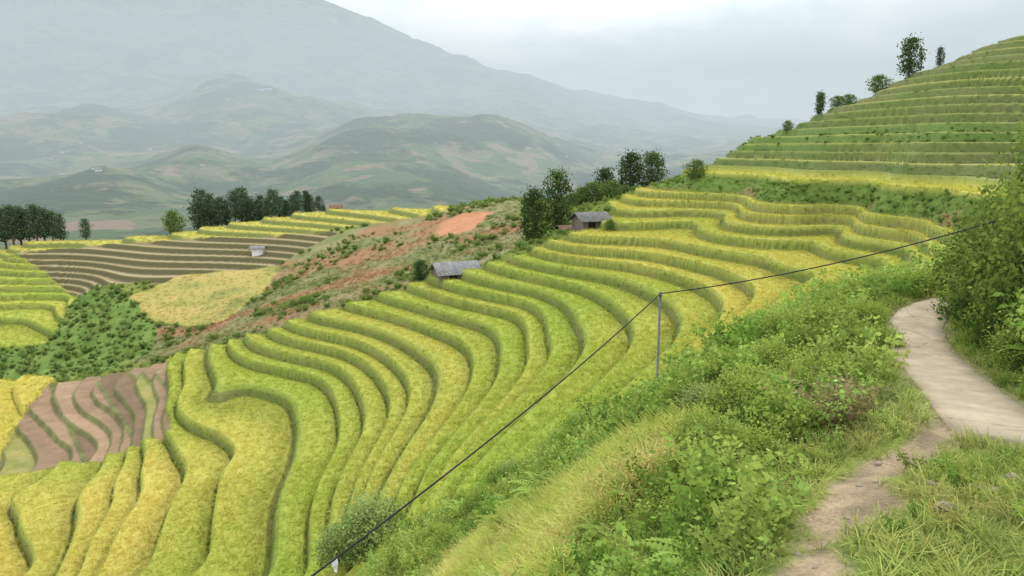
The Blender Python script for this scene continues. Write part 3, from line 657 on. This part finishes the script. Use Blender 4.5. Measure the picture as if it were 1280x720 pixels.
# ------------------------------------------------------------------ houses
def roofmesh(w,d,h0,h1,over=.4,th=.06):
    mb=MB(); n=int((w+2*over)/.16)
    for sg in(-1,1):
        v=[];xs=np.linspace(-w/2-over,w/2+over,n)
        for x_i,x in enumerate(xs):
            b=.035*(x_i%2); sl=(h1-h0)/(d/2)
            v+=[(x,sg*(d/2+over),h0-over*sl+b),(x,0,h1+b),(x,sg*(d/2+over),h0-over*sl-th+b*.5),(x,0,h1-th+b*.5)]
        f=[]
        for i in range(n-1):
            a=i*4; f+=[[a,a+4,a+5,a+1],[a+2,a+3,a+7,a+6],[a,a+2,a+6,a+4]]
        f+=[[0,1,3,2],[(n-1)*4,(n-1)*4+2,(n-1)*4+3,(n-1)*4+1]]
        mb.add(v,f)
    return mb
def house(name,label,x,y,z,w,d,h,rh,rz,wm,rm,cat='hut',doors=True,win=1):
    e=bpy.data.objects.new(name,None); COL.objects.link(e); e.location=(x,y,z); e.rotation_euler=(0,0,rz); top(e,label,cat)
    mb=MB(); mb.add([(-w/2,-d/2,-1),(w/2,-d/2,-1),(w/2,d/2,-1),(-w/2,d/2,-1),(-w/2,-d/2,h),(w/2,-d/2,h),(w/2,d/2,h),(-w/2,d/2,h)],
        [[0,1,5,4],[2,3,7,6],[1,2,6,5],[3,0,4,7]])
    for xx in(-w/2,w/2):
        mb.add([(xx-.04,-d/2,h-.01),(xx-.04,d/2,h-.01),(xx-.04,.05,h+rh*.95),(xx-.04,-.05,h+rh*.95),(xx+.04,-d/2,h-.01),(xx+.04,d/2,h-.01),(xx+.04,.05,h+rh*.95),(xx+.04,-.05,h+rh*.95)],
            [[0,1,2,3],[4,7,6,5],[0,3,7,4],[1,5,6,2],[2,6,7,3]])
    nb=int(w/.25)
    for i in range(nb): mb.box((-w/2+.12+i*(w-.24)/(nb-1),-d/2-.02,h/2),(.05,.03,h-.02))
    mb.obj('wall',wm,e)
    roofmesh(w,d,h,h+rh).obj('roof',rm,e)
    if doors:
        mb=MB(); mb.box((-w*.18,-d/2-.045,h*.45),(.8,.06,h*.85)); mb.obj('door',M_dark,e)
    for i in range(win):
        mb=MB(); mb.box((w*.22+i*.9,-d/2-.045,h*.6),(.6,.06,.4)); mb.obj('window',M_dark,e)
    for sx in(-1,1):
        mb=MB(); mb.tube([(sx*(w/2+.3),-d/2-.3,-1),(sx*(w/2+.3),-d/2-.3,h-.25)],.06,6); mb.obj('post',M_wood,e)
    return e
x,y=P(569,346)
house('wooden_hut','weathered wooden hut with grey corrugated roof above rice',x,y,tz(x,y)-.2,4.2,3.0,1.05,.85,math.radians(24),M_wood,M_roof,win=1)
x,y=P(738,287)
house('farmhouse','small farmhouse with grey tin roof beside dark trees',x,y,tz(x,y)+.3,3.0,2.8,.9,.65,math.radians(20),M_wood,M_roofd,'house')
x,y=P(710,291); house('shed','low brown shed with rusty roof beside the farmhouse',x,y,tz(x,y)+.05,1.6,1.6,.55,.25,math.radians(10),M_wood,M_roofr,'shed',False,0)
x,y=P(323,316); house('field_hut','tiny white hut with pale roof on the ploughed terraces',x,y,tz(x,y)+.1,1.8,1.2,.7,.22,0,M_white,M_roof,'hut',False,0)
x=at(421,147); house('white_hut','small white walled hut on the ridge',x,147,tz(x,147),1.8,1.4,.9,.4,.2,M_white,M_roofr,'hut',True,0)
x=at(8,150); house('ridge_house','house with brown roof behind the pines',x,150,tz(x,150)+4.6,5.5,4,2,1.4,0,M_white,M_roofr,'house')
wmb=MB(); wmb.box((0,0,1.2),(9,6,5)); rmb=roofmesh(9,6,3.7,6,.7,.3)
wv=wmb.obj('wall',M_white,link=False).data; rv1=rmb.obj('roof',M_roofr,link=False).data
rv2=roofmesh(9,6,3.7,6,.7,.3).obj('roof',M_roof,link=False).data
def ff(u,v):
    a,b=ray(u,v); yy=np.geomspace(500,6500,1500); hz_=FH(a*yy,yy); i=np.where(hz_>=b*yy)[0]
    return (a*yy[i[0]],yy[i[0]],hz_[i[0]]) if len(i) else None
random.seed(3)
lst=[(335,113,2.4),(326,114,1.8)]+[(random.uniform(60,330),random.uniform(118,215),random.uniform(.6,1.0)) for _ in range(14)]+[(random.uniform(620,760),random.uniform(190,212),random.uniform(.6,.9)) for _ in range(4)]
for i,(u,v,s) in enumerate(lst):
    q=ff(u,v)
    if not q: continue
    e=bpy.data.objects.new('village_house',None); COL.objects.link(e); e.location=q; e.scale=(s,s,s); e.rotation_euler=(0,0,random.uniform(-.6,.6))
    for nm,me in (('wall',wv),('roof',(rv1,rv2)[i%2])):
        o=bpy.data.objects.new(nm,me); COL.objects.link(o); o.parent=e
    top(e,'distant white-walled village house on the hazy mountainside','house','village houses across the valley')

# ------------------------------------------------------------------ pole and cable
px,py=P(820,516); pz=tz(px,py); a,b=ray(820,366); ptz=b*py
e=bpy.data.objects.new('cable_pole',None); COL.objects.link(e); e.location=(px,py,pz); top(e,'thin grey metal pole carrying a black cable on the bank','pole')
hh=ptz-pz; mb=MB(); mb.tube([(0,0,-.4),(0,0,hh)],[.032,.028],12); mb.tube([(0,0,hh),(0,0,hh+.03)],[.037,.027],12); mb.obj('shaft',M_metal,e,smooth=True)
mb=MB(); mb.tube([(-.06,0,hh-.06),(.06,0,hh-.06)],[.012,.012],6); mb.box((0,-.04,hh-.06),(.05,.03,.06)); mb.obj('bracket',M_metal,e)
def wpix(u,v,d): a,b=ray(u,v); return np.array([a*d,d,b*d])
T=np.array([px,py,ptz-.02])
A1=wpix(360,720,8.0); A1=T+(A1-T)*1.35
A2=wpix(1255,268,15.5); A2=T+(A2-T)*1.12
def span(a,b,sag,k=40):
    t=np.linspace(0,1,k)[:,None]; q=a*(1-t)+b*t; q[:,2]-=4*sag*(t*(1-t))[:,0]; return q
l1=span(A1,T,.28); l2=span(T,A2,.22); cb=MB(); cb.tube(np.vstack([l1,l2[1:]]),.014,7)
c=cb.obj('power_cable',M_rubber,smooth=True); top(c,'black cable sagging from the metal pole across the fields','cable')
ci=np.argmin(np.abs((l1[:,0]/l1[:,1])-ray(407,690)[0])); cp=l1[ci]
v=[];f=[]
for i in range(6):
    for j in range(3): v.append((cp[0]+(j-1)*.03*(1+.3*math.sin(i)),cp[1]+.015*math.sin(i*1.7+j),cp[2]-i*.035))
for i in range(5):
    for j in range(2): k=i*3+j; f.append([k,k+1,k+4,k+3])
o=mk('plastic_strip',v,f,M_cloth); top(o,'white plastic strip tied to the black cable','strip')

def stone(seed):
    import bmesh
    bm=bmesh.new(); bmesh.ops.create_icosphere(bm,subdivisions=3,radius=1)
    for vt in bm.verts:
        p_=vt.co; k=1+.25*math.sin(p_.x*3+seed)+.2*math.sin(p_.y*4+seed*2)+.08*math.sin(p_.z*9+p_.x*7)
        vt.co=p_*k; vt.co.z*=.55
    me=bpy.data.meshes.new('stone'); bm.to_mesh(me); bm.free(); me.materials.append(M_stone); return me
st=[stone(1),stone(2)]
for i,(u,v,s) in enumerate([(1180,634,.08),(1225,607,.06),(1245,612,.05),(1165,600,.04),(1075,602,.04),(1100,570,.04),(1150,520,.05),(1132,508,.05),(1268,598,.06),(1060,640,.03),(998,690,.03),(1090,655,.03),(1095,595,.03),(1020,700,.02)]):
    x,y=P(u,v); o=bpy.data.objects.new('stone',st[i%2]); COL.objects.link(o); o.location=(x,y,tz(x,y)+s*.1); o.scale=(s*1.3,s,s); o.rotation_euler=(0,0,i*1.1)
    top(o,'pale stone lying in grass beside the dirt trail','stone','stones beside the trail')

# ------------------------------------------------------------------ world, sun, camera
w=bpy.data.worlds.new('World'); scene.world=w; w.use_nodes=True; nt=w.node_tree; nt.nodes.clear()
out=nd(nt,'ShaderNodeOutputWorld'); sky=nd(nt,'ShaderNodeTexSky',sky_type='NISHITA'); sky.sun_disc=False
SE,SA=math.radians(50),math.radians(12)
sky.sun_elevation=SE; sky.sun_rotation=SA
bg=nd(nt,'ShaderNodeBackground'); bg.inputs[1].default_value=.06; nt.links.new(sky.outputs[0],bg.inputs[0])
tc=nd(nt,'ShaderNodeTexCoord'); mp=nd(nt,'ShaderNodeMapping'); mp.inputs['Scale'].default_value=(1,1,2.6); mp.inputs['Location'].default_value=(.35,.1,.2); nt.links.new(tc.outputs['Generated'],mp.inputs[0])
no=nd(nt,'ShaderNodeTexNoise'); no.inputs['Scale'].default_value=4.2; no.inputs['Detail'].default_value=7; no.inputs['Roughness'].default_value=.52; nt.links.new(mp.outputs[0],no.inputs['Vector'])
rp=nd(nt,'ShaderNodeValToRGB'); rp.color_ramp.elements[0].position=.42; rp.color_ramp.elements[1].position=.58
rp.color_ramp.elements[0].color=(.70,.76,.81,1); rp.color_ramp.elements[1].color=(1.18,1.14,1.07,1); nt.links.new(no.outputs[0],rp.inputs[0])
dp=nd(nt,'ShaderNodeVectorMath',operation='DOT_PRODUCT'); nv=Vector((.10,.95,.30)).normalized(); dp.inputs[1].default_value=nv
nn=nd(nt,'ShaderNodeVectorMath',operation='NORMALIZE'); nt.links.new(tc.outputs['Generated'],nn.inputs[0]); nt.links.new(nn.outputs[0],dp.inputs[0])
gr_=nd(nt,'ShaderNodeMapRange',interpolation_type='SMOOTHSTEP'); gr_.inputs[1].default_value=.90; gr_.inputs[2].default_value=1.0; gr_.inputs[3].default_value=1.55; gr_.inputs[4].default_value=2.8; nt.links.new(dp.outputs['Value'],gr_.inputs[0])
bg2=nd(nt,'ShaderNodeBackground'); nt.links.new(gr_.outputs[0],bg2.inputs[1]); nt.links.new(rp.outputs[0],bg2.inputs[0])
ad=nd(nt,'ShaderNodeAddShader'); nt.links.new(bg.outputs[0],ad.inputs[0]); nt.links.new(bg2.outputs[0],ad.inputs[1]); nt.links.new(ad.outputs[0],out.inputs[0])
sd=bpy.data.lights.new('sun','SUN'); sd.energy=2.7; sd.angle=math.radians(12); sd.color=(1,.94,.83)
so=bpy.data.objects.new('sun',sd); COL.objects.link(so)
dirv=Vector((math.sin(SA)*math.cos(SE),math.cos(SA)*math.cos(SE),math.sin(SE)))
so.rotation_euler=dirv.to_track_quat('Z','Y').to_euler(); so.location=(0,0,60)
cam=bpy.data.cameras.new('camera'); co=bpy.data.objects.new('camera',cam); COL.objects.link(co)
cam.sensor_width=36; cam.lens=F/1280*36; cam.clip_start=.1; cam.clip_end=30000
co.location=(0,0,0); co.rotation_euler=(math.pi/2-PT,0,0); scene.camera=co
scene.view_settings.view_transform='Standard'; scene.view_settings.look='None'; scene.view_settings.exposure=0
print('done',time.time()-T0)
